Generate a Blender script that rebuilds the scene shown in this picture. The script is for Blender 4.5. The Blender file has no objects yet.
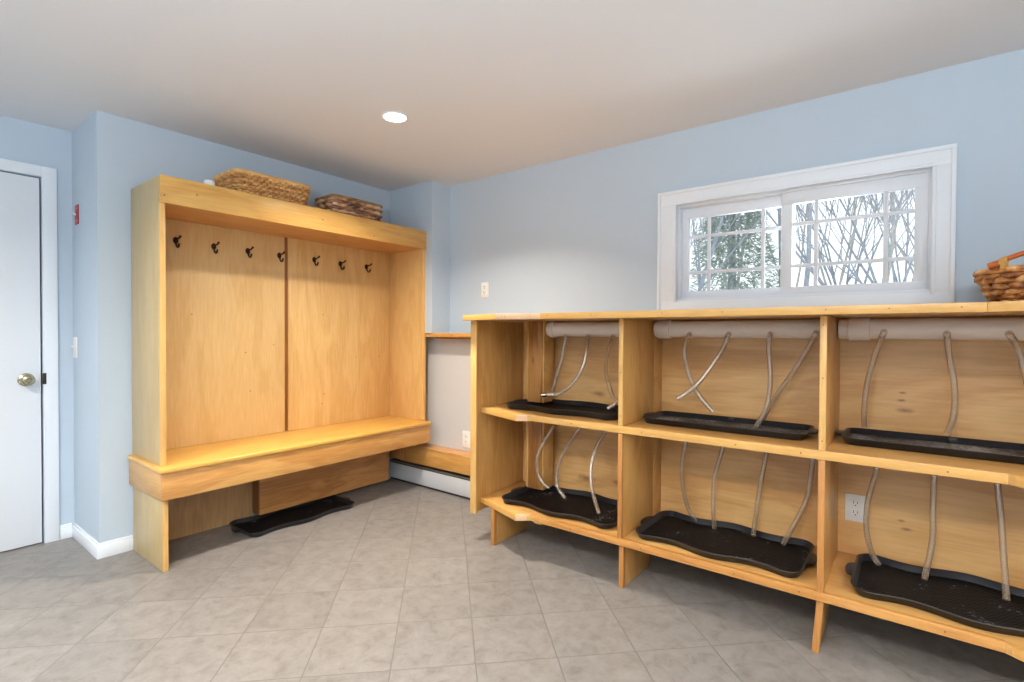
import bpy, bmesh, math, random
from mathutils import Vector, Matrix

SC = bpy.context.scene
COL = SC.collection
R = math.radians

# ------------------------------------------------------------------ helpers
def link(o, parent=None):
    COL.objects.link(o)
    if parent is not None:
        o.parent = parent
        l = Vector((0, 0, 0))
        p = parent
        while p is not None:
            l += p.location
            p = p.parent
        o.data.transform(Matrix.Translation(-l))      # meshes are written in world metres
    return o

def smooth(me, angle=40):
    for p in me.polygons:
        p.use_smooth = True
    try:
        me.set_sharp_from_angle(angle=R(angle))
    except Exception:
        pass

def obj(name, bm, mat, parent=None, sm=True, angle=40, label=None):
    me = bpy.data.meshes.new(name)
    bmesh.ops.recalc_face_normals(bm, faces=bm.faces)
    bm.to_mesh(me)
    bm.free()
    if sm:
        smooth(me, angle)
    for m in (mat if isinstance(mat, (list, tuple)) else [mat]):
        me.materials.append(m)
    o = bpy.data.objects.new(name, me)
    link(o, parent)
    if label:
        o['label'] = label
    return o

def tag(o, label, cat, group=None):
    o['label'] = label
    o['category'] = cat
    if group:
        o['group'] = group
    return o

def thing(name, label, cat, loc, group=None):
    o = bpy.data.objects.new(name, None)
    o.empty_display_size = 0.1
    COL.objects.link(o)
    o.location = loc
    return tag(o, label, cat, group)

def structure(o):
    o['kind'] = 'structure'
    return o

def box(bm, x0, x1, y0, y1, z0, z1, bev=0.0, seg=2, M=None):
    g = bmesh.ops.create_cube(bm, size=1.0)
    vs = g['verts']
    for v in vs:
        v.co = Vector(((x0 + x1) / 2 + v.co.x * (x1 - x0), (y0 + y1) / 2 + v.co.y * (y1 - y0), (z0 + z1) / 2 + v.co.z * (z1 - z0)))
    if M is not None:
        bmesh.ops.transform(bm, matrix=M, verts=vs)
    if bev > 0:
        es = set()
        for v in vs:
            es.update(v.link_edges)
        bmesh.ops.bevel(bm, geom=list(es), offset=bev, segments=seg, affect='EDGES', profile=0.5)
    return bm

def bx(*a, **k):
    return box(bmesh.new(), *a, **k)

def prism(bm, poly, z0, z1, bev=0.0):
    """extrude a plan outline (x, y) from z0 to z1"""
    lo = [bm.verts.new((x, y, z0)) for x, y in poly]
    hi = [bm.verts.new((x, y, z1)) for x, y in poly]
    n = len(poly)
    fs = [bm.faces.new(lo[::-1]), bm.faces.new(hi)]
    for i in range(n):
        fs.append(bm.faces.new((lo[i], lo[(i + 1) % n], hi[(i + 1) % n], hi[i])))
    if bev > 0:
        es = set()
        for f in fs[:2]:
            es.update(f.edges)
        bmesh.ops.bevel(bm, geom=list(es), offset=bev, segments=2, affect='EDGES', profile=0.5)
    return bm

def catmull(pts, n):
    P = [Vector(p) for p in pts]
    P = [P[0] * 2 - P[1]] + P + [P[-1] * 2 - P[-2]]
    out = []
    for i in range(1, len(P) - 2):
        a, b, c, d = P[i - 1:i + 3]
        for k in range(n):
            t = k / n
            out.append(0.5 * ((2 * b) + (c - a) * t + (2 * a - 5 * b + 4 * c - d) * t * t + (3 * b - a - 3 * c + d) * t ** 3))
    out.append(P[-2])
    return out

def sweep(bm, pts, rad, n=8, closed=False, flat=1.0, cap=True, up=None):
    """tube along pts; rad a number or a list"""
    P = [Vector(p) for p in pts]
    m = len(P)
    rs = rad if isinstance(rad, (list, tuple)) else [rad] * m
    rings = []
    nrm = None
    for i in range(m):
        if closed:
            t = P[(i + 1) % m] - P[i - 1]
        else:
            t = P[min(i + 1, m - 1)] - P[max(i - 1, 0)]
        if t.length < 1e-9:
            t = Vector((0, 0, 1))
        t.normalize()
        if up is not None:
            nrm = Vector(up)
        elif nrm is None:
            nrm = Vector((0, 0, 1)) if abs(t.z) < 0.9 else Vector((1, 0, 0))
        nrm = (nrm - t * nrm.dot(t))
        if nrm.length < 1e-6:
            nrm = t.orthogonal()
        nrm.normalize()
        b = t.cross(nrm)
        rings.append([bm.verts.new(P[i] + (nrm * math.cos(2 * math.pi * k / n) + b * math.sin(2 * math.pi * k / n) * flat) * rs[i]) for k in range(n)])
    for i in range(m if closed else m - 1):
        A, B = rings[i], rings[(i + 1) % m]
        for k in range(n):
            bm.faces.new((A[k], A[(k + 1) % n], B[(k + 1) % n], B[k]))
    if cap and not closed:
        bm.faces.new(rings[0][::-1])
        bm.faces.new(rings[-1])
    return bm

def lathe(bm, prof, axis='z', c=(0, 0, 0), n=32, cap=True):
    """prof: (radius, height) pairs turned about an axis through c"""
    rings = []
    for r, h in prof:
        ring = []
        for k in range(n):
            a = 2 * math.pi * k / n
            u, v = r * math.cos(a), r * math.sin(a)
            p = {'z': (u, v, h), 'y': (u, h, v), 'x': (h, u, v)}[axis]
            ring.append(bm.verts.new(Vector(c) + Vector(p)))
        rings.append(ring)
    for A, B in zip(rings, rings[1:]):
        for k in range(n):
            bm.faces.new((A[k], A[(k + 1) % n], B[(k + 1) % n], B[k]))
    if cap:
        bm.faces.new(rings[0][::-1])
        bm.faces.new(rings[-1])
    return bm

# ------------------------------------------------------------------ materials
def srgb(r, g, b):
    f = lambda c: (c / 255 / 12.92) if c / 255 <= 0.04045 else ((c / 255 + 0.055) / 1.055) ** 2.4
    return (f(r), f(g), f(b), 1)

def mat(name):
    m = bpy.data.materials.new(name)
    m.use_nodes = True
    nt = m.node_tree
    b = nt.nodes['Principled BSDF']
    return m, nt, b

def node(nt, t, **k):
    n = nt.nodes.new(t)
    for a, v in k.items():
        if hasattr(n, a):
            setattr(n, a, v)
        else:
            n.inputs[a].default_value = v
    return n

def ramp(nt, stops):
    n = nt.nodes.new('ShaderNodeValToRGB')
    e = n.color_ramp.elements
    while len(e) < len(stops):
        e.new(0.5)
    for el, (p, c) in zip(e, stops):
        el.position = p
        el.color = c if len(c) == 4 else (*c, 1)
    return n

def plain(name, col, rough=0.5, metal=0.0, bump=0.0, scale=200, spec=0.5, vary=0.04):
    m, nt, b = mat(name)
    tc = node(nt, 'ShaderNodeTexCoord')
    nz = node(nt, 'ShaderNodeTexNoise')
    nz.inputs['Scale'].default_value = scale
    nz.inputs['Detail'].default_value = 3
    nt.links.new(tc.outputs['Object'], nz.inputs['Vector'])
    c2 = tuple(max(0, c * (1 - vary * 2)) for c in col[:3]) + (1,)
    c3 = tuple(min(1, c * (1 + vary)) for c in col[:3]) + (1,)
    rp = ramp(nt, [(0.3, c2), (0.7, c3)])
    nt.links.new(nz.outputs['Fac'], rp.inputs['Fac'])
    nt.links.new(rp.outputs['Color'], b.inputs['Base Color'])
    b.inputs['Roughness'].default_value = rough
    b.inputs['Metallic'].default_value = metal
    b.inputs['Specular IOR Level'].default_value = spec
    if bump:
        bp = node(nt, 'ShaderNodeBump')
        bp.inputs['Strength'].default_value = bump
        bp.inputs['Distance'].default_value = 0.002
        nt.links.new(nz.outputs['Fac'], bp.inputs['Height'])
        nt.links.new(bp.outputs['Normal'], b.inputs['Normal'])
    return m

def wood(name, light, dark, grain='z', scale=1.0, rough=0.38, figure=0.5, knots=(), seed=0.0, contrast=1.0):
    """varnished plywood: fine fibre lines along the grain plus broad flame figure; knots = (x, y, z, radius)"""
    m, nt, b = mat(name)
    L = nt.links.new
    g = node(nt, 'ShaderNodeNewGeometry')
    mp = node(nt, 'ShaderNodeMapping')
    s = {'x': (0.06, 1, 1), 'y': (1, 0.06, 1), 'z': (1, 1, 0.06)}[grain]
    mp.inputs['Scale'].default_value = tuple(v * scale for v in s)
    mp.inputs['Location'].default_value = (seed, seed * 1.7, seed * 0.6)
    L(g.outputs['Position'], mp.inputs['Vector'])
    n1 = node(nt, 'ShaderNodeTexNoise')          # fibres
    n1.inputs['Scale'].default_value = 130
    n1.inputs['Detail'].default_value = 4
    L(mp.outputs['Vector'], n1.inputs['Vector'])
    mp2 = node(nt, 'ShaderNodeMapping')
    s2 = {'x': (0.22, 1, 1), 'y': (1, 0.22, 1), 'z': (1, 1, 0.22)}[grain]
    mp2.inputs['Scale'].default_value = tuple(v * scale for v in s2)
    mp2.inputs['Location'].default_value = (seed * 2.1, seed, seed * 3)
    L(g.outputs['Position'], mp2.inputs['Vector'])
    n2 = node(nt, 'ShaderNodeTexNoise')          # broad figure
    n2.inputs['Scale'].default_value = 6.5
    n2.inputs['Detail'].default_value = 5
    n2.inputs['Distortion'].default_value = 1.1
    L(mp2.outputs['Vector'], n2.inputs['Vector'])
    wv = node(nt, 'ShaderNodeMath', operation='MULTIPLY')   # contour lines of the figure
    wv.inputs[1].default_value = 26
    L(n2.outputs['Fac'], wv.inputs[0])
    sn = node(nt, 'ShaderNodeMath', operation='SINE')
    L(wv.outputs[0], sn.inputs[0])
    a1 = node(nt, 'ShaderNodeMath', operation='MULTIPLY')
    a1.inputs[1].default_value = 0.075 * figure
    L(sn.outputs[0], a1.inputs[0])
    mx = node(nt, 'ShaderNodeMix')
    mx.inputs[0].default_value = 0.5
    L(n1.outputs['Fac'], mx.inputs[2])
    L(n2.outputs['Fac'], mx.inputs[3])
    ad = node(nt, 'ShaderNodeMath', operation='ADD')
    L(mx.outputs[0], ad.inputs[0])
    L(a1.outputs[0], ad.inputs[1])
    w = 0.16 / contrast
    rp = ramp(nt, [(0.5 - w, dark), (0.5 + w, light)])
    L(ad.outputs[0], rp.inputs['Fac'])
    colout = rp.outputs['Color']
    for kx, ky, kz, kr in knots:
        vm = node(nt, 'ShaderNodeVectorMath', operation='SUBTRACT')
        vm.inputs[1].default_value = (kx, ky, kz)
        L(g.outputs['Position'], vm.inputs[0])
        ms = node(nt, 'ShaderNodeVectorMath', operation='MULTIPLY')
        ms.inputs[1].default_value = {'x': (0.35, 1, 1), 'y': (1, 0.35, 1), 'z': (1, 1, 0.35)}[grain]
        L(vm.outputs[0], ms.inputs[0])
        ns = node(nt, 'ShaderNodeTexNoise')
        ns.inputs['Scale'].default_value = 22
        L(g.outputs['Position'], ns.inputs['Vector'])
        ln = node(nt, 'ShaderNodeVectorMath', operation='LENGTH')
        L(ms.outputs[0], ln.inputs[0])
        k2 = node(nt, 'ShaderNodeMath', operation='MULTIPLY_ADD')
        k2.inputs[1].default_value = 0.9 * kr
        L(ns.outputs['Fac'], k2.inputs[0])
        L(ln.outputs['Value'], k2.inputs[2])
        mr = node(nt, 'ShaderNodeMapRange')
        mr.inputs['From Min'].default_value = 0.55 * kr
        mr.inputs['From Max'].default_value = 1.35 * kr
        mr.inputs['To Min'].default_value = 0.85
        mr.inputs['To Max'].default_value = 0.0
        L(k2.outputs[0], mr.inputs['Value'])
        mk = node(nt, 'ShaderNodeMix', data_type='RGBA')
        L(mr.outputs['Result'], mk.inputs[0])
        L(colout, mk.inputs[6])
        mk.inputs[7].default_value = (dark[0] * 0.35, dark[1] * 0.22, dark[2] * 0.15, 1)
        colout = mk.outputs[2]
    L(colout, b.inputs['Base Color'])
    b.inputs['Roughness'].default_value = rough
    b.inputs['Coat Weight'].default_value = 0.15
    b.inputs['Coat Roughness'].default_value = 0.25
    return m


# palette
GOLD = wood('varnished_maple_gold', srgb(226, 178, 98), srgb(206, 149, 70), 'x', figure=0.5, seed=1.3)
GOLD_Y = wood('varnished_maple_gold_side', srgb(212, 168, 102), srgb(190, 140, 76), 'y', figure=0.5, seed=3.1)
PALE = wood('birch_plywood_pale', srgb(224, 190, 132), srgb(208, 168, 106), 'z', figure=0.5, seed=5.7)
PALE2 = wood('birch_plywood_honey', srgb(224, 186, 124), srgb(207, 161, 96), 'z', figure=0.55, seed=8.2)
SIDE = wood('birch_plywood_side', srgb(204, 180, 130), srgb(190, 162, 110), 'z', figure=0.35, seed=2.2)  # paler than the other panels: bluish reflected light put into the wood colour
BROWN = wood('plywood_brown', srgb(206, 150, 88), srgb(170, 112, 58), 'x', figure=1.0, seed=4.4)
ORANGE = wood('varnished_orange_board', srgb(222, 168, 92), srgb(200, 142, 70), 'y', figure=0.4, seed=7.9)
RACK = wood('rack_plywood', srgb(214, 166, 96), srgb(188, 134, 68), 'z', figure=0.6, seed=6.1)
RACKY = wood('rack_shelf_board', srgb(219, 172, 102), srgb(197, 144, 78), 'y', figure=0.6, seed=9.4)
RBACK = wood('rack_back_plywood', srgb(228, 182, 118), srgb(206, 154, 90), 'y', figure=1.5, scale=0.62, seed=11.3,
             knots=[(2.53, 0.012, 0.836, 0.014), (2.53, 0.018, 0.905, 0.006), (2.53, 0.02, 0.875, 0.007), (2.53, -0.005, 0.37, 0.011), (2.53, 0.015, 0.40, 0.007), (2.53, 1.36, 0.80, 0.022), (2.53, 1.42, 0.32, 0.026), (2.53, 1.20, 0.79, 0.020), (2.53, 1.22, 0.33, 0.024)])
KNOTTY = wood('knotty_pine_casing', srgb(184, 130, 68), srgb(140, 90, 42), 'z', figure=1.2, seed=12.9, contrast=1.2,
              knots=[(2.372, 1.685, 0.98, 0.012)])
STRIP = wood('maple_edge_strip', srgb(222, 174, 98), srgb(205, 152, 78), 'y', figure=0.3, seed=13.7)
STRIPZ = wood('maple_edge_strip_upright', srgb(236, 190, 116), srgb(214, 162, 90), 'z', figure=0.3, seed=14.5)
PINK = wood('pinkish_end_piece', srgb(232, 192, 150), srgb(216, 170, 126), 'y', figure=0.3, seed=15.1)
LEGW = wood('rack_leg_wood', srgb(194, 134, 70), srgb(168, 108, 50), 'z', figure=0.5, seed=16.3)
DARKSTRIP = wood('dark_brown_strip', srgb(150, 96, 44), srgb(120, 72, 30), 'z', figure=0.3, seed=17.3)
NAIL = plain('nail_hole_filler', srgb(120, 76, 34), 0.7)

GREYWALL = plain('grey_lower_wall', srgb(206, 204, 201), 0.62, bump=0.05, scale=350, vary=0.008)  # warm grey for the lower right wall, the other walls are blue
PAINT = plain('blue_wall_paint', srgb(194, 208, 220), 0.62, bump=0.05, scale=350, vary=0.008)
CEIL = plain('white_ceiling_paint', srgb(222, 223, 225), 0.8, bump=0.04, scale=260, vary=0.006)
WHITE = plain('white_trim_paint', srgb(238, 243, 248), 0.35, vary=0.004)
DOORW = plain('white_door_paint', srgb(236, 240, 244), 0.4, vary=0.004)
VINYL = plain('white_vinyl', srgb(236, 240, 245), 0.3, vary=0.004)
PVC = plain('white_pvc_pipe', srgb(232, 222, 210), 0.35, vary=0.01, scale=40)
HEATW = plain('heater_enamel', srgb(208, 210, 211), 0.4, vary=0.006)
BLACKGAP = plain('heater_dark_slot', srgb(48, 44, 42), 0.6)
STEELGREY = plain('heater_grey_damper', srgb(120, 116, 110), 0.45, metal=0.3)
PLATE = plain('outlet_plastic', srgb(240, 238, 232), 0.35, vary=0.004)
SLOT = plain('outlet_slot_dark', srgb(40, 36, 34), 0.6)
REDP = plain('red_switch_plate', srgb(170, 34, 52), 0.4, scale=90, vary=0.05)
BRONZE = plain('dark_bronze_hook', srgb(58, 44, 40), 0.35, metal=0.8)
NICKEL = plain('antique_nickel', srgb(176, 168, 140), 0.22, metal=1.0)
STRIKE = plain('dark_strike_plate', srgb(70, 66, 60), 0.4, metal=0.8)
CHROME = plain('hose_clamp_steel', srgb(190, 190, 190), 0.25, metal=1.0)
FITTING = plain('hose_barb_plastic', srgb(206, 190, 170), 0.4)
BARK = plain('grey_bark', srgb(168, 170, 174), 0.9, scale=14, vary=0.12)
BARK2 = plain('tan_bark', srgb(188, 182, 172), 0.9, scale=14, vary=0.12)
NEEDLE = plain('evergreen_needles', srgb(182, 194, 180), 0.8, scale=6, vary=0.15)
SNOW = plain('snow_cover', srgb(238, 241, 246), 0.8, scale=3, vary=0.02)
WCAP = plain('white_plastic_cap', srgb(238, 238, 236), 0.4)


def rubber():
    m, nt, b = mat('black_tray_rubber')
    L = nt.links.new
    tc = node(nt, 'ShaderNodeTexCoord')
    nz = node(nt, 'ShaderNodeTexNoise'); nz.inputs['Scale'].default_value = 7; nz.inputs['Detail'].default_value = 6
    L(tc.outputs['Object'], nz.inputs['Vector'])
    rp = ramp(nt, [(0.4, srgb(13, 17, 24)), (0.75, srgb(28, 33, 41))])
    L(nz.outputs['Fac'], rp.inputs['Fac']); L(rp.outputs['Color'], b.inputs['Base Color'])
    b.inputs['Roughness'].default_value = 0.4
    b.inputs['Specular IOR Level'].default_value = 0.5
    return m
RUBBER = rubber()


def tread(nm, stops):
    """tray floor: zigzag ribs and dry dirt"""
    m, nt, b = mat(nm)
    L = nt.links.new
    tc = node(nt, 'ShaderNodeTexCoord')
    sp = node(nt, 'ShaderNodeSeparateXYZ'); L(tc.outputs['Object'], sp.inputs[0])
    zz = node(nt, 'ShaderNodeMath', operation='PINGPONG'); zz.inputs[1].default_value = 0.011; L(sp.outputs['Y'], zz.inputs[0])
    ad = node(nt, 'ShaderNodeMath', operation='ADD'); L(sp.outputs['X'], ad.inputs[0]); L(zz.outputs[0], ad.inputs[1])
    pp = node(nt, 'ShaderNodeMath', operation='PINGPONG'); pp.inputs[1].default_value = 0.0065; L(ad.outputs[0], pp.inputs[0])
    mr = node(nt, 'ShaderNodeMapRange'); mr.inputs['From Min'].default_value = 0.002; mr.inputs['From Max'].default_value = 0.005; L(pp.outputs[0], mr.inputs['Value'])
    bp = node(nt, 'ShaderNodeBump'); bp.inputs['Strength'].default_value = 0.9; bp.inputs['Distance'].default_value = 0.003
    L(mr.outputs['Result'], bp.inputs['Height']); L(bp.outputs['Normal'], b.inputs['Normal'])
    g = node(nt, 'ShaderNodeNewGeometry')
    n1 = node(nt, 'ShaderNodeTexNoise'); n1.inputs['Scale'].default_value = 9; n1.inputs['Detail'].default_value = 3; L(g.outputs['Position'], n1.inputs['Vector'])
    n2 = node(nt, 'ShaderNodeTexNoise'); n2.inputs['Scale'].default_value = 95; n2.inputs['Detail'].default_value = 5; L(g.outputs['Position'], n2.inputs['Vector'])
    mu = node(nt, 'ShaderNodeMath', operation='MULTIPLY'); L(n1.outputs['Fac'], mu.inputs[0]); L(n2.outputs['Fac'], mu.inputs[1])
    rp = ramp(nt, stops)
    L(mu.outputs[0], rp.inputs['Fac']); L(rp.outputs['Color'], b.inputs['Base Color'])
    b.inputs['Specular IOR Level'].default_value = 0.14
    b.inputs['Roughness'].default_value = 0.5
    return m
TREAD = tread('black_tray_tread', [(0.28, srgb(7, 9, 13)), (0.37, srgb(22, 25, 30)), (0.46, srgb(150, 150, 150))])
TREAD2 = tread('dusty_tray_tread', [(0.18, srgb(50, 51, 52)), (0.28, srgb(100, 98, 95)), (0.40, srgb(150, 147, 141))])


def tube_clear():
    m, nt, b = mat('clear_vinyl_tube')
    L = nt.links.new
    b.inputs['Base Color'].default_value = srgb(200, 174, 142)
    b.inputs['Roughness'].default_value = 0.3
    tr = node(nt, 'ShaderNodeBsdfTransparent'); tr.inputs['Color'].default_value = (0.95, 0.92, 0.88, 1)
    lw = node(nt, 'ShaderNodeLayerWeight'); lw.inputs['Blend'].default_value = 0.5
    mr = node(nt, 'ShaderNodeMapRange'); mr.inputs['To Min'].default_value = 0.26; mr.inputs['To Max'].default_value = 0.60
    L(lw.outputs['Facing'], mr.inputs['Value'])
    mx = node(nt, 'ShaderNodeMixShader')
    L(mr.outputs['Result'], mx.inputs[0]); L(tr.outputs[0], mx.inputs[1]); L(b.outputs[0], mx.inputs[2])
    gl = node(nt, 'ShaderNodeBsdfGlossy'); gl.inputs['Roughness'].default_value = 0.2
    m2 = node(nt, 'ShaderNodeMixShader')
    m2.inputs[0].default_value = 0.14; L(mx.outputs[0], m2.inputs[1]); L(gl.outputs[0], m2.inputs[2])
    L(m2.outputs[0], nt.nodes['Material Output'].inputs['Surface'])
    return m
TUBE = tube_clear()


def glass():
    m, nt, b = mat('window_glass')
    L = nt.links.new
    tr = node(nt, 'ShaderNodeBsdfTransparent'); tr.inputs['Color'].default_value = (0.96, 0.975, 0.97, 1)
    gl = node(nt, 'ShaderNodeBsdfGlossy'); gl.inputs['Roughness'].default_value = 0.02
    lw = node(nt, 'ShaderNodeFresnel'); lw.inputs['IOR'].default_value = 1.3
    mx = node(nt, 'ShaderNodeMixShader')
    L(lw.outputs[0], mx.inputs[0]); L(tr.outputs[0], mx.inputs[1]); L(gl.outputs[0], mx.inputs[2])
    L(mx.outputs[0], nt.nodes['Material Output'].inputs['Surface'])
    return m
GLASS = glass()


def lampglow(strength):
    m, nt, b = mat('lamp_diffuser')
    b.inputs['Base Color'].default_value = (0.9, 0.9, 0.88, 1)
    b.inputs['Emission Color'].default_value = (1.0, 0.95, 0.88, 1)
    b.inputs['Emission Strength'].default_value = strength
    return m
GLOW = lampglow(9)


def tiles():
    m, nt, b = mat('floor_tiles')
    L = nt.links.new
    T = 0.285
    g = node(nt, 'ShaderNodeNewGeometry')
    mp = node(nt, 'ShaderNodeMapping'); mp.vector_type = 'POINT'
    mp.inputs['Rotation'].default_value = (0, 0, R(45))     # u = (x-y)/r2, v = (x+y)/r2
    L(g.outputs['Position'], mp.inputs['Vector'])
    m2 = node(nt, 'ShaderNodeVectorMath', operation='MULTIPLY_ADD')
    m2.inputs[1].default_value = (1 / T, 1 / T, 0)
    m2.inputs[2].default_value = (0.467 / T + 40, -2.025 / T + 40, 0.5)
    L(mp.outputs[0], m2.inputs[0])
    fr = node(nt, 'ShaderNodeVectorMath', operation='FRACTION'); L(m2.outputs[0], fr.inputs[0])
    fl = node(nt, 'ShaderNodeVectorMath', operation='FLOOR'); L(m2.outputs[0], fl.inputs[0])
    sp = node(nt, 'ShaderNodeSeparateXYZ'); L(fr.outputs[0], sp.inputs[0])
    ds = []
    for ax in 'XY':
        pp = node(nt, 'ShaderNodeMath', operation='PINGPONG'); pp.inputs[1].default_value = 0.5
        L(sp.outputs[ax], pp.inputs[0]); ds.append(pp)
    mn = node(nt, 'ShaderNodeMath', operation='MINIMUM'); L(ds[0].outputs[0], mn.inputs[0]); L(ds[1].outputs[0], mn.inputs[1])
    edge = node(nt, 'ShaderNodeMapRange'); edge.inputs['From Min'].default_value = 0.005; edge.inputs['From Max'].default_value = 0.0095
    L(mn.outputs[0], edge.inputs['Value'])
    wn = node(nt, 'ShaderNodeTexWhiteNoise'); wn.noise_dimensions = '3D'; L(fl.outputs[0], wn.inputs['Vector'])
    off = node(nt, 'ShaderNodeVectorMath', operation='MULTIPLY_ADD'); off.inputs[1].default_value = (7, 7, 7)
    L(wn.outputs['Color'], off.inputs[0]); L(g.outputs['Position'], off.inputs[2])
    n1 = node(nt, 'ShaderNodeTexNoise'); n1.inputs['Scale'].default_value = 15; n1.inputs['Detail'].default_value = 10; n1.inputs['Roughness'].default_value = 0.72
    n1.inputs['Distortion'].default_value = 0.4
    L(off.outputs[0], n1.inputs['Vector'])
    rp = ramp(nt, [(0.26, srgb(108, 103, 97)), (0.50, srgb(134, 128, 122)), (0.76, srgb(148, 143, 137))])
    L(n1.outputs['Fac'], rp.inputs['Fac'])
    hv = node(nt, 'ShaderNodeHueSaturation'); L(rp.outputs['Color'], hv.inputs['Color'])
    vr = node(nt, 'ShaderNodeMapRange'); vr.inputs['To Min'].default_value = 0.95; vr.inputs['To Max'].default_value = 1.05
    L(wn.outputs['Value'], vr.inputs['Value']); L(vr.outputs['Result'], hv.inputs['Value'])
    mx = node(nt, 'ShaderNodeMix', data_type='RGBA')
    L(edge.outputs['Result'], mx.inputs[0]); mx.inputs[6].default_value = srgb(116, 111, 105); L(hv.outputs['Color'], mx.inputs[7])
    L(mx.outputs[2], b.inputs['Base Color'])
    b.inputs['Roughness'].default_value = 0.42
    bp = node(nt, 'ShaderNodeBump'); bp.inputs['Strength'].default_value = 0.5; bp.inputs['Distance'].default_value = 0.003
    ha = node(nt, 'ShaderNodeMath', operation='MULTIPLY_ADD'); ha.inputs[1].default_value = 0.25
    L(n1.outputs['Fac'], ha.inputs[0]); L(edge.outputs['Result'], ha.inputs[2])
    L(ha.outputs[0], bp.inputs['Height']); L(bp.outputs['Normal'], b.inputs['Normal'])
    return m
TILES = tiles()


def wicker(name, a, bcol, c, scale=60):
    m, nt, b = mat(name)
    L = nt.links.new
    g = node(nt, 'ShaderNodeNewGeometry')
    mp = node(nt, 'ShaderNodeMapping'); mp.inputs['Scale'].default_value = (0.35, 1, 1)
    L(g.outputs['Position'], mp.inputs['Vector'])
    n1 = node(nt, 'ShaderNodeTexNoise'); n1.inputs['Scale'].default_value = scale; n1.inputs['Detail'].default_value = 4
    L(mp.outputs['Vector'], n1.inputs['Vector'])
    rp = ramp(nt, [(0.33, a), (0.5, bcol), (0.66, c)])
    L(n1.outputs['Fac'], rp.inputs['Fac']); L(rp.outputs['Color'], b.inputs['Base Color'])
    b.inputs['Roughness'].default_value = 0.55
    return m
WICK1 = wicker('tan_wicker', srgb(184, 126, 66), srgb(222, 170, 104), srgb(238, 194, 132))
WICK1R = wicker('tan_wicker_rim', srgb(208, 158, 92), srgb(226, 180, 114), srgb(236, 194, 130), 20)
WICK2 = wicker('mixed_brown_wicker', srgb(110, 72, 50), srgb(214, 164, 124), srgb(240, 206, 168), 30)
WICK2D = wicker('dark_brown_wicker', srgb(96, 60, 40), srgb(150, 104, 74), srgb(188, 140, 108), 30)
WICK1D = wicker('deep_tan_wicker', srgb(166, 110, 54), srgb(196, 142, 80), srgb(214, 164, 102))  # darker tan for every other row of the weave
WICK3D = wicker('brown_rope_wicker', srgb(104, 56, 26), srgb(164, 106, 56), srgb(204, 150, 92), 34)
WICK2R = wicker('dark_wicker_rim', srgb(104, 78, 46), srgb(150, 116, 70), srgb(170, 136, 88), 30)
WICK3 = wicker('golden_rope_wicker', srgb(140, 84, 42), srgb(212, 152, 88), srgb(242, 198, 140), 34)
CANE = plain('orange_cane_handle', srgb(186, 96, 36), 0.35, scale=40, vary=0.1)
BIND = plain('pale_cane_binding', srgb(214, 164, 90), 0.45, scale=120, vary=0.12)

# ------------------------------------------------------------------ the room
ZC = 2.2208
X0, X1, Y0, Y1 = -2.6, 2.74, -3.0, 3.638
YA = 3.1787

structure(obj('floor', bx(X0 - .2, 3.0, Y0 - .2, Y1 + .3, -0.12, 0.0), TILES, sm=False))
structure(obj('ceiling', bx(X0 - .2, 3.0, Y0 - .2, Y1 + .3, ZC, ZC + 0.12), CEIL, sm=False))
structure(obj('wall_back', bx(0.758, 2.92, YA, Y1 + .14, 0, ZC), PAINT, sm=False))
# wall with the door, standing further back
DX0, DX1, DZ = -0.19, 0.632, 1.943
bm = bmesh.new()
box(bm, X0 - .1, DX0, Y1, Y1 + .14, 0, ZC)
box(bm, DX1, 0.758, Y1, Y1 + .14, 0, ZC)
box(bm, DX0, DX1, Y1, Y1 + .14, DZ, ZC)
structure(obj('wall_door', bm, PAINT, sm=False))
structure(obj('wall_left', bx(X0 - .14, X0, Y0, Y1, 0, ZC), PAINT, sm=False))
# right-hand wall with the window opening
WY0, WY1, WZ0, WZ1 = -0.079, 1.009, 1.301, 1.835
bm = bmesh.new()
box(bm, X1, 2.92, Y0, YA, 0, WZ0)
box(bm, X1, 2.92, Y0, YA, WZ1, ZC)
box(bm, X1, 2.92, Y0, WY0, WZ0, WZ1)
box(bm, X1, 2.92, WY1, YA, WZ0, WZ1)
structure(obj('wall_right', bm, PAINT, sm=False))
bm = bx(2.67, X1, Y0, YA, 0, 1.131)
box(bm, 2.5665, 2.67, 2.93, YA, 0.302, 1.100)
structure(obj('wall_right_lower', bm, GREYWALL, sm=False))
structure(obj('wall_corner', bx(2.558, X1, 2.706, YA, 1.131, ZC), PAINT, sm=False))
structure(obj('wall_front', bx(X0, X1, Y0 - .14, Y0, 0, ZC), PAINT, sm=False))

# timber ledge capping the lower wall
led = obj('trim_1', bx(2.567, 2.735, -1.2, 2.70, 1.103, 1.131, .002), ORANGE, sm=True)
bm = bx(2.567, 2.735, 2.70, 3.17, 1.103, 1.1305, .001)
link_l = bpy.data.objects
o = obj('ledge_return', bm, ORANGE, led)
obj('ledge_cleat', bx(2.578, 2.669, -1.2, 2.69, 1.090, 1.103, .001), DARKSTRIP, led)
structure(led)

def baseboard(name, x0, x1, y0, y1, face):
    bm = bmesh.new()
    box(bm, x0, x1, y0, y1, 0, 0.062, .0008)
    t = 0.006
    d = {'-y': (x0, x1, y0 + t, y1), '-x': (x0 + t, x1, y0, y1)}[face]
    box(bm, d[0], d[1], d[2], d[3], 0.062, 0.076, .002)
    return structure(obj(name, bm, WHITE))
baseboard('baseboard_back', 0.746, 0.8965, YA - .012, YA, '-y')
baseboard('baseboard_jog', 0.746, 0.758, YA + .0002, Y1, '-x')
baseboard('baseboard_door', 0.695, 0.746, Y1 - .012, Y1, '-y')

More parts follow.
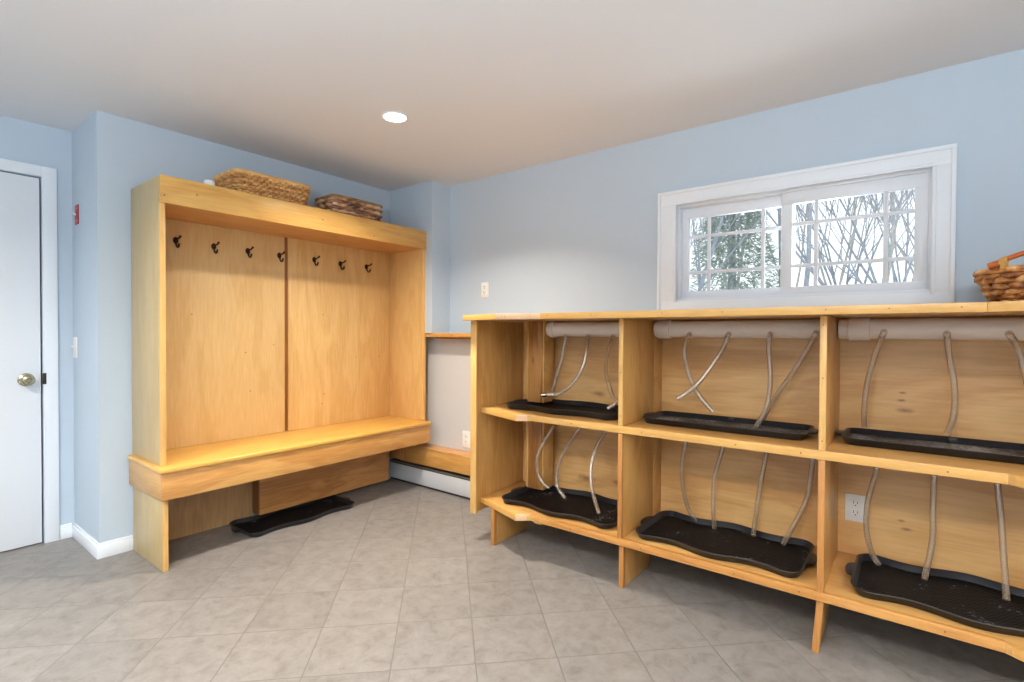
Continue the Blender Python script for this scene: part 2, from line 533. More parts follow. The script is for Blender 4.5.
# door with casing, knob and strike plate
door = structure(obj('door_1', bx(DX0 + .003, 0.6245, Y1 + .004, Y1 + .04, 0.006, DZ - .006, .001), DOORW))
bm = bmesh.new()
lathe(bm, [(0.033, 0.0), (0.034, -.004), (0.030, -.007), (0.017, -.010), (0.014, -.014), (0.0135, -.030), (0.018, -.034), (0.026, -.040), (0.0285, -.049), (0.027, -.057), (0.021, -.062), (0.012, -.0635), (0.011, -.062), (0.006, -.062)],
      'y', (0.567, Y1 + .004, 0.877), 40)
obj('door_knob', bm, NICKEL, door, label='antique nickel round knob')
bm = bmesh.new()
for x0, x1, y0, y1, z0, z1 in ((0.634, 0.692, Y1 - .014, Y1 + .02, 0, 2.0), (DX0 - .06, DX0 - .002, Y1 - .014, Y1 + .02, 0, 2.0), (DX0 - .002, 0.634, Y1 - .014, Y1 + .02, DZ + .002, 2.0)):
    box(bm, x0, x1, y0, y1, z0, z1, .0015)
cas = structure(obj('trim_2', bm, WHITE))
obj('strike_plate', bx(0.6270, 0.6435, Y1 - .0165, Y1 - .013, 0.850, 0.909, .001), STRIKE, cas, label='dark metal strike plate')
structure(obj('door_jamb', bx(DX0 - .01, DX1 + .01, Y1 + .06, Y1 + .075, 0, DZ + .01), SLOT, sm=False))

# window
bm = bmesh.new()
CY0, CY1, CZ0, CZ1 = -0.143, 1.099, 1.2275, 1.901
for y0, y1, z0, z1 in ((CY0, CY1, WZ1 - .008, CZ1), (CY0, CY1, CZ0, WZ0 + .008), (CY0, WY0 + .008, WZ0 + .008, WZ1 - .008), (WY1 - .008, CY1, WZ0 + .008, WZ1 - .008)):
    box(bm, 2.727, X1, y0, y1, z0, z1, .0006)
ob = 0.016
for y0, y1, z0, z1 in ((CY0, CY1, CZ1 - ob, CZ1), (CY0, CY0 + ob, CZ0, CZ1 - ob), (CY1 - ob, CY1, CZ0, CZ1 - ob)):
    box(bm, 2.719, 2.73, y0, y1, z0, z1, .002)
for y0, y1, z0, z1 in ((WY0 + .004, WY1 - .004, WZ1 - .012, WZ1 + .002), (WY0 - .002, WY0 + .012, WZ0, WZ1 - .012), (WY1 - .012, WY1 + .002, WZ0, WZ1 - .012)):
    box(bm, 2.722, 2.732, y0, y1, z0, z1, .002)
structure(obj('trim_3', bm, WHITE))

win = None
bm = bmesh.new()
F = 0.022
for y0, y1, z0, z1 in ((WY0, WY1, WZ1 - F, WZ1), (WY0, WY1, WZ0, WZ0 + F), (WY0, WY0 + F, WZ0 + F, WZ1 - F), (WY1 - F, WY1, WZ0 + F, WZ1 - F)):
    box(bm, 2.757, 2.90, y0, y1, z0, z1, .0015)
box(bm, 2.742, 2.757, WY0, WY1, WZ0, WZ0 + .008, .001)
win = structure(obj('window_1', bm, VINYL))

def sash(x0, x1, gy0, gy1, gz0, gz1, oy0, oy1, oz0, oz1, my, mz):
    bm = bmesh.new()
    box(bm, x0, x1, oy0, oy1, gz1, oz1, .0015)
    box(bm, x0, x1, oy0, oy1, oz0, gz0, .0015)
    box(bm, x0, x1, oy0, gy0, gz0, gz1, .0015)
    box(bm, x0, x1, gy1, oy1, gz0, gz1, .0015)
    s = obj('sash', bm, VINYL, win)
    xm = (x0 + x1) / 2
    obj('pane', bx(xm + .001, xm + .004, gy0 - .004, gy1 + .004, gz0 - .004, gz1 + .004), GLASS, s, sm=False)
    bm = bmesh.new()
    for y in my:
        box(bm, xm - .007, xm - .001, y - .009, y + .009, gz0, gz1, .001)
    for z in mz:
        box(bm, xm - .006, xm - .0015, gy0, gy1, z - .0085, z + .0085, .001)
    obj('muntin', bm, VINYL, s)
    return s
sash(2.803, 2.829, 0.497, 0.953, 1.364, 1.759, 0.445, WY1 - F, WZ0 + F, WZ1 - F, (0.849, 0.585), (1.657, 1.464))
s2 = sash(2.768, 2.795, -0.012, 0.449, 1.360, 1.757, WY0 + F, 0.497, WZ0 + F, WZ1 - F, (0.350, 0.086), (1.660, 1.460))
obj('latch', bx(2.760, 2.769, 0.488, 0.496, 1.535, 1.575, .002), VINYL, s2)

# ------------------------------------------------------------------ wall plates
def outlet(name, label, x, y, z, w=0.07, h=0.115, face='-x', kind='outlet', group=None):
    t = thing(name, label, 'outlet' if kind == 'outlet' else 'switch', (x, y, z - h / 2), group)
    obj('cover_plate', bx(x - .005, x, y - w / 2, y + w / 2, z - h / 2, z + h / 2, .002), PLATE if kind != 'red' else REDP, t)
    if kind == 'outlet':
        for dz in (-0.0195, 0.0195):
            bm = bmesh.new()
            box(bm, x - .0068, x - .0045, y - .0165, y + .0165, z + dz - .0145, z + dz + .0145, .004, 3)
            rc = obj('receptacle', bm, PLATE, t)
            bm = bmesh.new()
            for dy in (-.0065, .0065):
                box(bm, x - .0074, x - .0066, y + dy - .0012, y + dy + .0012, z + dz - .001, z + dz + .0085)
            lathe(bm, [(.0026, -.0074), (.0026, -.0066)], 'x', (x, y, z + dz - .0075), 12)
            obj('slot', bm, SLOT, rc)
    else:
        bm = bmesh.new()
        box(bm, x - .007, x - .004, y - .006, y + .006, z - .013, z + .013, .001)
        obj('toggle_frame', bm, PLATE if kind != 'red' else REDP, t)
        bm = bmesh.new()
        sweep(bm, [(x - .004, y, z - .002), (x - .012, y, z + .004), (x - .02, y, z + .010)], [.0048, .0045, .004], 8)
        obj('toggle', bm, WCAP, t, label='white toggle lever' if kind == 'red' else None)
        if kind == 'red':
            for sgn in (-1, 1):
                bm = bmesh.new()
                for k in range(4):
                    box(bm, x - .0056, x - .0048, y - .026 + k * .013, y - .026 + k * .013 + .008, z + sgn * .033 - .006, z + sgn * .033 + .006)
                obj('raised_mark', bm, plain('pale_red_mark', srgb(206, 120, 130), .5), t)
    return t
outlet('wall_outlet', 'white duplex wall outlet above the left end of the boot rack counter', 2.74, 2.36, 1.435, 0.066, 0.105)
outlet('wall_outlet', 'white wall outlet just above the heater pipe box, left of the boot rack', 2.67, 2.465, 0.382, 0.075, 0.115)
outlet('wall_outlet', 'white duplex outlet inside the boot rack, lower right bay', 2.53, 0.165, 0.420, 0.072, 0.110)
outlet('emergency_switch', 'red switch plate with white toggle high beside the door', 0.758, 3.535, 1.755, 0.062, 0.104, kind='red')
outlet('light_switch', 'white light switch on the wall corner beside the door, below the red one', 0.758, 3.585, 1.043, 0.066, 0.112, kind='toggle')

# ------------------------------------------------------------------ baseboard heater and its pipe boxes
t = thing('baseboard_heater', 'long white metal baseboard heater low along the right wall', 'heater', (2.6, 1.0, 0))
obj('heater_cover', bx(2.560, 2.572, -0.9, 3.176, 0.018, 0.130, .002), HEATW, t)
obj('heater_back', bx(2.575, 2.668, -0.9, 3.176, 0.0, 0.150), BLACKGAP, t)
obj('damper', bx(2.563, 2.580, -0.9, 3.176, 0.137, 0.146, .001), STEELGREY, t, label='grey damper strip in the dark slot')
t = thing('pipe_box', 'orange-brown wooden pipe box on top of the white baseboard heater', 'pipe box', (2.64, 2.5, 0.15))
obj('front_board', bx(2.558, 2.574, 1.86, 2.99, 0.170, 0.280, .001), ORANGE, t)
obj('end_board', bx(2.558, 2.574, 2.995, 3.17, 0.170, 0.292, .001), BROWN, t, label='board next to the bench, bench shade put into its darker brown')  # same box run on; the bench's shadow is painted in as browner wood
obj('top_board', bx(2.555, 2.668, 1.86, 2.99, 0.281, 0.299, .002), wood('pipe_box_top', srgb(218, 164, 100), srgb(196, 138, 78), 'y', seed=21), t)
obj('inner_frame', bx(2.60, 2.665, 1.9, 3.1, 0.15, 0.279), BROWN, t, sm=False)

t = thing('pipe_box', 'brown wooden box under the locker bench, above the black boot tray', 'pipe box', (2.0, 3.1, 0.033))
obj('front_board', bx(1.500, 2.462, 3.062, 3.078, 0.034, 0.342, .001), BROWN, t)
obj('side_board', bx(1.500, 1.514, 3.079, 3.168, 0.034, 0.342, .001), wood('pipe_box_side', srgb(150, 100, 54), srgb(120, 76, 38), 'z', seed=22), t, label='darker brown end board')

HOSE = {
    'h1': [[2.4, 1.486, 1.115], [2.39, 1.495, 1.031], [2.379, 1.513, 0.943], [2.366, 1.537, 0.844], [2.36, 1.555, 0.796]],
    'h2': [[2.4, 1.346, 1.116], [2.379, 1.343, 1.035], [2.354, 1.357, 0.942], [2.331, 1.401, 0.866], [2.311, 1.459, 0.816], [2.297, 1.511, 0.804], [2.29, 1.541, 0.801]],
    'h3': [[2.4, 1.201, 1.117], [2.363, 1.21, 1.039], [2.323, 1.2, 0.951], [2.286, 1.163, 0.876], [2.257, 1.124, 0.822], [2.245, 1.102, 0.805], [2.22, 1.137, 0.774]],
    'h4': [[2.4, 0.805, 1.138], [2.4, 0.832, 1.072], [2.4, 0.827, 1.005], [2.4, 0.801, 0.918], [2.4, 0.759, 0.844], [2.4, 0.7, 0.779]],
    'h5': [[2.4, 0.633, 1.139], [2.379, 0.651, 1.076], [2.35, 0.688, 0.999], [2.324, 0.728, 0.932], [2.301, 0.772, 0.879], [2.28, 0.821, 0.841]],
    'h6': [[2.4, 0.467, 1.139], [2.393, 0.47, 1.061], [2.383, 0.461, 0.957], [2.375, 0.465, 0.872], [2.368, 0.479, 0.801], [2.362, 0.513, 0.737]],
    'h7': [[2.4, 0.297, 1.144], [2.413, 0.329, 1.072], [2.431, 0.383, 0.976], [2.448, 0.44, 0.884], [2.462, 0.482, 0.807], [2.47, 0.507, 0.758]],
    'h8': [[2.4, 0.075, 1.147], [2.407, 0.101, 1.062], [2.416, 0.125, 0.949], [2.424, 0.135, 0.843], [2.43, 0.134, 0.771]],
    'h9': [[2.4, -0.106, 1.143], [2.407, -0.115, 1.057], [2.415, -0.129, 0.965], [2.422, -0.132, 0.878], [2.426, -0.126, 0.82], [2.43, -0.113, 0.774]],
    'h10': [[2.4, -0.266, 1.143], [2.402, -0.29, 1.09], [2.404, -0.305, 1.02], [2.406, -0.319, 0.934], [2.41, -0.323, 0.81]],
    'l1': [[2.435, 1.546, 0.615], [2.4, 1.552, 0.621], [2.365, 1.595, 0.535], [2.345, 1.628, 0.449], [2.345, 1.627, 0.362], [2.345, 1.594, 0.306], [2.345, 1.552, 0.284]],
    'l2': [[2.435, 1.401, 0.615], [2.435, 1.411, 0.62], [2.414, 1.482, 0.505], [2.396, 1.526, 0.394], [2.38, 1.523, 0.299], [2.367, 1.464, 0.241]],
    'l3': [[2.435, 1.255, 0.615], [2.435, 1.26, 0.614], [2.396, 1.295, 0.523], [2.361, 1.301, 0.437], [2.318, 1.271, 0.338], [2.268, 1.205, 0.241]],
    'l4': [[2.435, 0.836, 0.615], [2.435, 0.838, 0.598], [2.443, 0.854, 0.503], [2.453, 0.85, 0.381], [2.461, 0.826, 0.292], [2.466, 0.791, 0.241]],
    'l5': [[2.435, 0.664, 0.615], [2.435, 0.668, 0.599], [2.428, 0.699, 0.467], [2.421, 0.701, 0.337], [2.416, 0.693, 0.241]],
    'l6': [[2.435, 0.482, 0.615], [2.435, 0.485, 0.602], [2.436, 0.505, 0.483], [2.437, 0.521, 0.355], [2.438, 0.534, 0.241]],
    'l7': [[2.435, 0.307, 0.615], [2.435, 0.309, 0.613], [2.429, 0.322, 0.474], [2.425, 0.359, 0.364], [2.42, 0.412, 0.241]],
    'l8': [[2.435, 0.093, 0.615], [2.435, 0.096, 0.593], [2.435, 0.119, 0.482], [2.435, 0.123, 0.375], [2.434, 0.105, 0.285], [2.434, 0.081, 0.241]],
    'l9': [[2.435, -0.08, 0.615], [2.435, -0.08, 0.611], [2.422, -0.077, 0.499], [2.409, -0.076, 0.378], [2.393, -0.055, 0.241]],
    'l10': [[2.435, -0.248, 0.615], [2.435, -0.249, 0.616], [2.419, -0.258, 0.504], [2.397, -0.265, 0.362], [2.379, -0.271, 0.241]],
}


# ------------------------------------------------------------------ coat locker with bench
XL, XR = 0.894, 2.5645
t = thing('coat_locker', 'tall golden maple coat locker with bench and hooks along the back wall', 'locker', (1.73, 2.95, 0))
p = obj('bench_leg', bx(0.897, 0.919, 2.770, 3.168, 0, 0.472, .001), SIDE, t)
obj('edge_strip', bx(0.8965, 0.9195, 2.757, 2.770, 0, 0.472, .0015), STRIPZ, p)
obj('bench_leg', bx(2.530, 2.5525, 2.86, 3.168, 0.301, 0.472, .001), SIDE, t)
bm = bx(0.879, 2.5625, 2.7207, 2.740, 0.346, 0.472, .0012)
obj('front_apron', bm, wood('apron_plywood', srgb(216, 164, 94), srgb(192, 134, 70), 'x', figure=1.0, seed=25), t)
obj('side_apron', bx(0.879, 0.8965, 2.7415, 3.168, 0.346, 0.472, .0012), GOLD_Y, t)
obj('bench_seat', bx(0.871, 2.5640, 2.708, 3.168, 0.4725, 0.4965, .007, 3), wood('bench_seat_maple', srgb(228, 180, 92), srgb(212, 158, 72), 'x', figure=0.35, seed=1.9, rough=0.3), t)
for nm, x0, x1 in (('side_panel', XL, 0.9185), ('side_panel', 2.5395, XR)):
    p = obj(nm, bx(x0, x1, 2.786, 3.168, 0.497, 1.862, .0008), SIDE if x0 < 1 else PALE2, t)
    obj('edge_strip', bx(x0 - .0003, x1 + .0003, 2.7745, 2.786, 0.497, 1.7345, .0015), STRIPZ, p)
obj('fascia', bx(XL - .001, XR + .001, 2.7615, 2.7740, 1.7345, 1.8632, .0012), GOLD, t)
obj('soffit', bx(0.919, 2.539, 2.7745, 3.168, 1.7365, 1.752), wood('soffit_board', srgb(206, 152, 84), srgb(180, 122, 60), 'x', seed=23), t, sm=False)
obj('top_board', bx(0.919, 2.539, 2.7745, 3.168, 1.840, 1.856), GOLD, t, sm=False)
obj('back_panel', bx(0.919, 1.7030, 3.148, 3.168, 0.497, 1.736, .001), PALE, t)
obj('back_panel', bx(1.7270, 2.539, 3.148, 3.168, 0.497, 1.736, .001), PALE2, t)
obj('seam_strip', bx(1.7035, 1.7265, 3.156, 3.168, 0.497, 1.736), DARKSTRIP, t, sm=False, label='dark brown strip between the two back panels')
obj('lower_back_panel', bx(0.920, 1.4990, 3.152, 3.168, 0.001, 0.471), wood('lower_back_ply', srgb(196, 158, 108), srgb(172, 130, 82), 'z', figure=.6, seed=24), t, sm=False)
for x, z in ((1.05, 1.80), (1.73, 1.80), (2.3, 1.80), (0.91, 1.77), (2.1, 1.76)):
    obj('nail_hole', lathe(bmesh.new(), [(.004, 2.7609), (.004, 2.763)], 'y', (x, 0, z), 8), NAIL, t)
random.seed(3)
for k in range(9):
    x, z = 1.15 + random.random() * 1.3, 0.6 + random.random() * 0.75
    if 1.69 < x < 1.78:
        x += .12
    obj('nail_hole', lathe(bmesh.new(), [(.0035, 3.1474), (.0035, 3.149)], 'y', (x, 0, z), 8), NAIL, t)

def hook_meshes():
    bm = bmesh.new()
    # back plate: pointed oval lying against the panel, y = 0 is the panel face
    lathe(bm, [(.0135, 0.0), (.0135, -.003), (.010, -.005), (.004, -.006)], 'y', (0, 0, 0), 20)
    bmesh.ops.transform(bm, matrix=Matrix.Diagonal((1.0, 1, 1.35, 1)), verts=bm.verts)
    sweep(bm, catmull([(0, -.003, .004), (.001, -.020, .006), (.002, -.042, .008), (.003, -.058, .017)], 5), [.0048] * 13 + [.005, .0064, .007], 8)
    sweep(bm, catmull([(0, -.003, -.006), (0, -.010, -.024), (0, -.021, -.037), (0, -.036, -.039), (0, -.045, -.030), (0, -.046, -.021)], 5), [.005] * 23 + [.005, .0058, .0058], 8)
    return bm
hk = None
for i, (x, z) in enumerate(((1.078, 1.628), (1.270, 1.621), (1.461, 1.620), (1.656, 1.617), (1.896, 1.619), (2.095, 1.613), (2.312, 1.615))):
    if hk is None:
        bm = hook_meshes()
        bmesh.ops.translate(bm, verts=bm.verts, vec=(x + .012, 3.1478, z - .002))
        hk = obj('coat_hook', bm, BRONZE, t, label='dark bronze double hook')
        hx = (x, z)
    else:
        h = hk.copy()
        COL.objects.link(h)
        h.location = (x - hx[0], 0, z - hx[1])

# ------------------------------------------------------------------ boot rack
YE0, YE1 = 1.866, -0.600          # inner faces of the end panels
XB = 2.5305
rk = thing('boot_rack', 'long maple boot drying rack with six open bays below the window', 'boot rack', (2.3, 0.63, 0))
top = [(1.985, 1.37), (1.932, 1.60), (2.03, 1.905), (2.717, 1.905), (2.717, -0.64), (1.985, -0.64), (1.932, -0.36), (1.985, -0.176)]
top_in = [(2.006, 1.37), (1.953, 1.60), (2.051, 1.905), (2.717, 1.905), (2.717, -0.64), (2.006, -0.64), (1.953, -0.36), (2.006, -0.176)]
ct = obj('countertop', prism(bmesh.new(), top_in, 1.2005, 1.2262, .001), RACKY, rk)
def lip(name, a, b, z0, z1, d, m, parent, e=0.0):
    """a front edge strip from a to b, d deep"""
    (ax, ay), (bx_, by) = a, b
    return obj(name, prism(bmesh.new(), [(ax, ay), (bx_, by), (bx_ + d, by), (ax + d, ay)], z0, z1, .0012), m, parent)
lip('edge_strip', (1.985, -0.1755), (1.985, 1.3695), 1.1985, 1.2266, .0205, STRIP, ct)
lip('edge_strip', (1.985, 1.3705), (1.932, 1.5995), 1.1985, 1.2266, .0205, PINK, ct).__setitem__('label', 'pinkish end piece with nail holes')
lip('edge_strip', (1.932, 1.6005), (2.03, 1.905), 1.1985, 1.2266, .0205, STRIP, ct)
lip('edge_strip', (1.985, -0.64), (1.932, -0.3605), 1.1985, 1.2266, .0205, STRIP, ct)
lip('edge_strip', (1.932, -0.3595), (1.985, -0.1765), 1.1985, 1.2266, .0205, STRIP, ct)
sh = [(2.0745, 1.482), (2.027, 1.541), (2.135, YE0 - .001), (XB - .001, YE0 - .001), (XB - .001, YE1 + .001), (2.135, YE1 + .001), (2.027, -0.295), (2.0745, -0.236)]
sh_in = [(2.0945, 1.4818), (2.0745, 1.4818), (2.027, 1.541), (2.135, YE0 - .001)] + sh[3:6] + [(2.027, -0.305), (2.0745, -0.2358), (2.0945, -0.2358)]
for nm, zt in (('middle_shelf', 0.725), ('bottom_shelf', 0.227)):
    s = obj(nm, prism(bmesh.new(), sh_in, zt - .030, zt, .0008), RACKY, rk)
    for a, b in (((2.0742, 1.4825), (2.0262, 1.541)), ((2.0262, 1.5415), (2.1342, YE0 - .001)), ((2.1342, YE1 + .001), (2.0262, -0.3055)), ((2.0262, -0.305), (2.0742, -0.2365))):
        lip('edge_strip', a, b, zt - .0304, zt + .0006, .015, PINK if a[1] == 1.4825 else (STRIP if a[1] > 0 else ORANGE), s)
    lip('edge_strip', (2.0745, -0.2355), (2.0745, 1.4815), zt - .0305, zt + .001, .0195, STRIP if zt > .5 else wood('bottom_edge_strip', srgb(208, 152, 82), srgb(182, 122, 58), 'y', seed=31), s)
    for yy in (-.1, .3, .52, .9, 1.25):
        obj('nail_hole', lathe(bmesh.new(), [(.0028, 2.0738), (.0028, 2.0752)], 'x', (0, yy, zt - .016), 8), NAIL, s)
obj('shelf_cleat', bx(2.13, 2.17, 1.46, 1.50, 0.165, 0.200, .001), PINK, rk, label='pale wood cleat under the bottom shelf')
for y0, y1 in ((YE0, YE0 + .022), (YE1 - .022, YE1)):
    p = obj('end_panel', bx(2.0860, XB, y0, y1, 0.152, 1.1995, .001), RACK, rk)
    obj('edge_strip', bx(2.0735, 2.0860, y0 - .020 if y0 > 0 else y0, y1 if y0 > 0 else y1 + .02, 0.150, 1.1980, .0015), STRIPZ, p)
for yc in (1.0005, 0.2355):
    for z0, z1 in ((0.7265, 1.1975), (0.2285, 0.6930)):
        d = obj('divider', bx(2.088, 2.430, yc - .009, yc + .009, z0, z1, .001), RACK, rk)
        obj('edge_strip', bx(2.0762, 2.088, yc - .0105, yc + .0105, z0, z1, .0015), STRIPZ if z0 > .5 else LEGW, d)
        obj('rear_strip', bx(2.4312, XB - .0005, yc - .009, yc + .009, z0, z1, .001), RACKY, d)
obj('back_panel', bx(XB, XB + .012, YE1 - .022, YE0 + .022, 0.19, 1.1985), RBACK, rk, sm=False)
for yc, tilt in ((1.745, 0), (1.0005, 0), (0.2365, 0.014), (-0.48, 0)):
    bm = bmesh.new()
    box(bm, 2.094, 2.118, yc - .0115, yc + .0115, 0, 0.1965, .003)
    for v in bm.verts:
        v.co.y += tilt * (1 - v.co.z / 0.1965)
    p = obj('leg', bm, LEGW, rk)
    bm = bmesh.new()
    box(bm, 2.1185, 2.42, yc - .009, yc + .009, 0.0, 0.2, .0008)
    for v in bm.verts:
        v.co.y += tilt * (1 - v.co.z / 0.1965)
        if v.co.x > 2.3 and v.co.z < .1:
            v.co.x -= .03
    obj('leg_panel', bm, RACK, p)
# boxed pipe standing in the left bays
for z0, z1 in ((0.742, 1.199), (0.250, 0.694)):
    p = obj('pipe_casing', bx(2.376, 2.484, 1.625, 1.722, z0, z1, .0015), KNOTTY, rk, label='knotty pine box hiding a pipe in the left bay')
    obj('corner_strip', bx(2.373, 2.385, 1.716, 1.731, z0, z1, .001), RACK, p)
    obj('side_strip', bx(2.384, 2.4845, 1.616, 1.6255, z0, z1, .001), RACKY, p)
for x, y in ((1.9735, 1.42), (1.9435, 1.55), (1.940, 1.565)):
    obj('nail_hole', lathe(bmesh.new(), [(.0022, -.0005), (.0022, .001)], 'x', (x, y, 1.2125), 8), NAIL, ct)
for y in (-.12, .05, .22, .55, .78, 1.1, 1.33):
    obj('nail_hole', lathe(bmesh.new(), [(.0022, 1.9845), (.0022, 1.9856)], 'x', (0, y, 1.214), 8), NAIL, ct)
for y, z in ((1.0005, 1.17), (1.0005, .96), (1.0005, .77), (0.2355, 1.165), (0.2355, .98), (0.2355, .76)):
    obj('nail_hole', lathe(bmesh.new(), [(.0022, 2.0756), (.0022, 2.0768)], 'x', (0, y, z), 8), NAIL, rk)

# ------------------------------------------------------------------ drying pipes and hoses
def manifold(label, x, z, r, y0, y1, hoses, capend=None, coupling=None, low=False):
    t = thing('drying_pipe', label, 'pipe with hoses', (x, (y0 + y1) / 2, z - r), 'boot drying pipes')
    bm = bmesh.new()
    lathe(bm, [(r * .8, y0), (r, y0 + .001), (r, y1 - .001), (r * .8, y1)], 'y', (x, 0, z), 36)
    obj('pipe', bm, PVC, t)
    if capend:
        a, b = capend
        bm = bmesh.new()
        s = 1 if b > a else -1
        lathe(bm, [(r * .7, a), (r * .92, a + s * .002), (r * 1.0, a + s * .008), (r * 1.0, a + s * .014), (r * 1.12, a + s * .016), (r * 1.15, a + s * .019), (r * 1.15, b - s * .003), (r * 1.02, b)], 'y', (x, 0, z), 36)
        obj('end_cap', bm, PVC, t)
    if coupling:
        a, b = coupling
        bm = bmesh.new()
        lathe(bm, [(r * .98, a), (r * 1.15, a + .002), (r * 1.15, b - .002), (r * .98, b)], 'y', (x, 0, z), 36)
        obj('coupling', bm, PVC, t)
    for h in hoses:
        P = HOSE[h]
        c = Vector((x, P[0][1], z))
        q = Vector(P[0])
        dirn = (q - c)
        dirn.y = 0
        dirn.normalize()
        start = c + dirn * (r * .97)
        end = q + dirn * .004
        bm = bmesh.new()
        sweep(bm, [start, start + dirn * .004, start + dirn * .004, start + dirn * .018], [.0115, .0115, .0075, .0075], 14)
        ht = obj('hose', sweep(bmesh.new(), catmull([start + dirn * .006] + [Vector(v) for v in P[(1 if low else 1):]], 10), 0.0098 if low else 0.0102, 18, cap=False), TUBE, t)
        obj('hose_fitting', bm, FITTING, ht)
        if h == 'h2':
            a, b = Vector(P[-2]), Vector(P[-1])
            d = (b - a).normalized()
            bm = bmesh.new()
            lathe(bm, [(.0115, -.004), (.0115, .014), (.0085, .014), (.0085, .024), (.0065, .024)], 'z', (0, 0, 0), 14)
            bmesh.ops.transform(bm, matrix=Matrix.Translation(b) @ d.to_track_quat('Z', 'Y').to_matrix().to_4x4(), verts=bm.verts)
            obj('hose_end', bm, CHROME, ht, label='steel end fitting')
    return t
XP, ZP, RP = 2.425, 1.1545, 0.0390
manifold('white plastic pipe with three clear hoses under the counter, left bay of the boot rack', XP, ZP, RP, 1.022, 1.585, ['h1', 'h2', 'h3'], capend=(1.612, 1.565))
manifold('white plastic pipe with four crossing clear hoses, upper middle bay of the boot rack', XP, ZP, RP, 0.2555, 0.965, ['h4', 'h5', 'h6', 'h7'], capend=(0.983, 0.905))
manifold('white plastic pipe with wide coupling and three hoses, upper right bay of the boot rack', XP, ZP, RP, -0.585, 0.222, ['h8', 'h9', 'h10'], coupling=(0.118, 0.190))
XQ, ZQ, RQ = 2.445, 0.661, 0.033
manifold('clear hoses hanging under the middle shelf, lower left bay of the boot rack', XQ, ZQ, RQ, 1.022, 1.605, ['l1', 'l2', 'l3'], low=True)
manifold('clear hoses hanging under the middle shelf, lower middle bay of the boot rack', XQ, ZQ, RQ, 0.2555, 0.983, ['l4', 'l5', 'l6', 'l7'], low=True)
manifold('clear hoses hanging under the middle shelf, lower right bay beside the outlet', XQ, ZQ, RQ, -0.585, 0.222, ['l8', 'l9', 'l10'], low=True)

# ------------------------------------------------------------------ boot trays
def tray_outline(L, W, rad, wave, n=160):
    """plan outline: rounded rectangle whose long sides dip in at the quarter points"""
    pts = []
    hl, hw = L / 2, W / 2
    def seg(a, b, k):
        return [(a[0] + (b[0] - a[0]) * i / k, a[1] + (b[1] - a[1]) * i / k) for i in range(k)]
    def arc(cx, cy, a0, k):
        return [(cx + rad * math.cos(a0 + math.pi / 2 * i / k), cy + rad * math.sin(a0 + math.pi / 2 * i / k)) for i in range(k)]
    k = n // 8
    out = []
    out += seg((hl, -hw + rad), (hl, hw - rad), k // 2) + arc(hl - rad, hw - rad, 0, k)
    out += seg((hl - rad, hw), (-hl + rad, hw), 3 * k) + arc(-hl + rad, hw - rad, math.pi / 2, k)
    out += seg((-hl, hw - rad), (-hl, -hw + rad), k // 2) + arc(-hl + rad, -hw + rad, math.pi, k)
    out += seg((-hl + rad, -hw), (hl - rad, -hw), 3 * k) + arc(hl - rad, -hw + rad, 1.5 * math.pi, k)
    res = []
    for x, y in out:
        f = wave * (1 - math.cos(4 * math.pi * x / L)) / 2 if abs(x) < hl else 0
        s = min(1, abs(y) / hw)
        res.append((x, y - math.copysign(f * s ** 4, y)))
    return res

def make_tray(name, label, L, W, H, rad, wave, loc, rz, group, notch=False, handles=True, floor=None):
    t = thing(name, label, 'boot tray', (0, 0, 0), group)
    O = tray_outline(L, W, rad, wave)
    n = len(O)
    N = []
    for i in range(n):
        a, b = Vector(O[i - 1]), Vector(O[(i + 1) % n])
        d = (b - a).normalized()
        N.append(Vector((d.y, -d.x)))
    bm = bmesh.new()
    prof = [(-.016, 0.0), (-.013, .002), (-.004, H - .005), (-.001, H - .003), (0, H - .0015), (-.001, H), (-.005, H), (-.008, H - .002), (-.0155, .007), (-.018, .005)]
    rings = [[bm.verts.new((O[i][0] + N[i].x * off, O[i][1] + N[i].y * off, z)) for i in range(n)] for off, z in prof]
    for A, B in zip(rings, rings[1:]):
        for i in range(n):
            bm.faces.new((A[i], A[(i + 1) % n], B[(i + 1) % n], B[i]))
    bm.faces.new(rings[0][::-1])
    bmesh.ops.recalc_face_normals(bm, faces=bm.faces)
    body = obj('tray_rim', bm, RUBBER, t)
    bm = bmesh.new()
    vs = [bm.verts.new((O[i][0] - N[i].x * .0178, O[i][1] - N[i].y * .0178, .0052)) for i in range(n)]
    bm.faces.new(vs)
    g = bmesh.ops.extrude_face_region(bm, geom=bm.faces[:])
    for v in [v for v in g['geom'] if isinstance(v, bmesh.types.BMVert)]:
        v.co.z -= .003
    obj('tray_floor', bm, floor or TREAD, t, sm=False)
    if handles:
        for s in (-1, 1):
            bm = bmesh.new()
            poly = []
            for k in range(15):
                a = -math.pi / 2 + math.pi * k / 14
                poly.append((s * (L / 2 - .004 + .030 * max(0, math.cos(a)) ** .7), .062 * math.sin(a)))
            prism(bm, poly if s > 0 else poly[::-1], H - .009, H - .002, .0015)
            obj('handle', bm, RUBBER, t)
    if notch:
        bm = bmesh.new()
        pts = [(-.016, W / 2 - .002), (-.012, W / 2 - .021), (.012, W / 2 - .021), (.016, W / 2 - .002)]
        prism(bm, pts[::-1], .004, H - .002, .004)
        obj('rim_notch', bm, RUBBER, t)
    t.location = loc
    t.rotation_euler = (0, 0, rz)
    return t

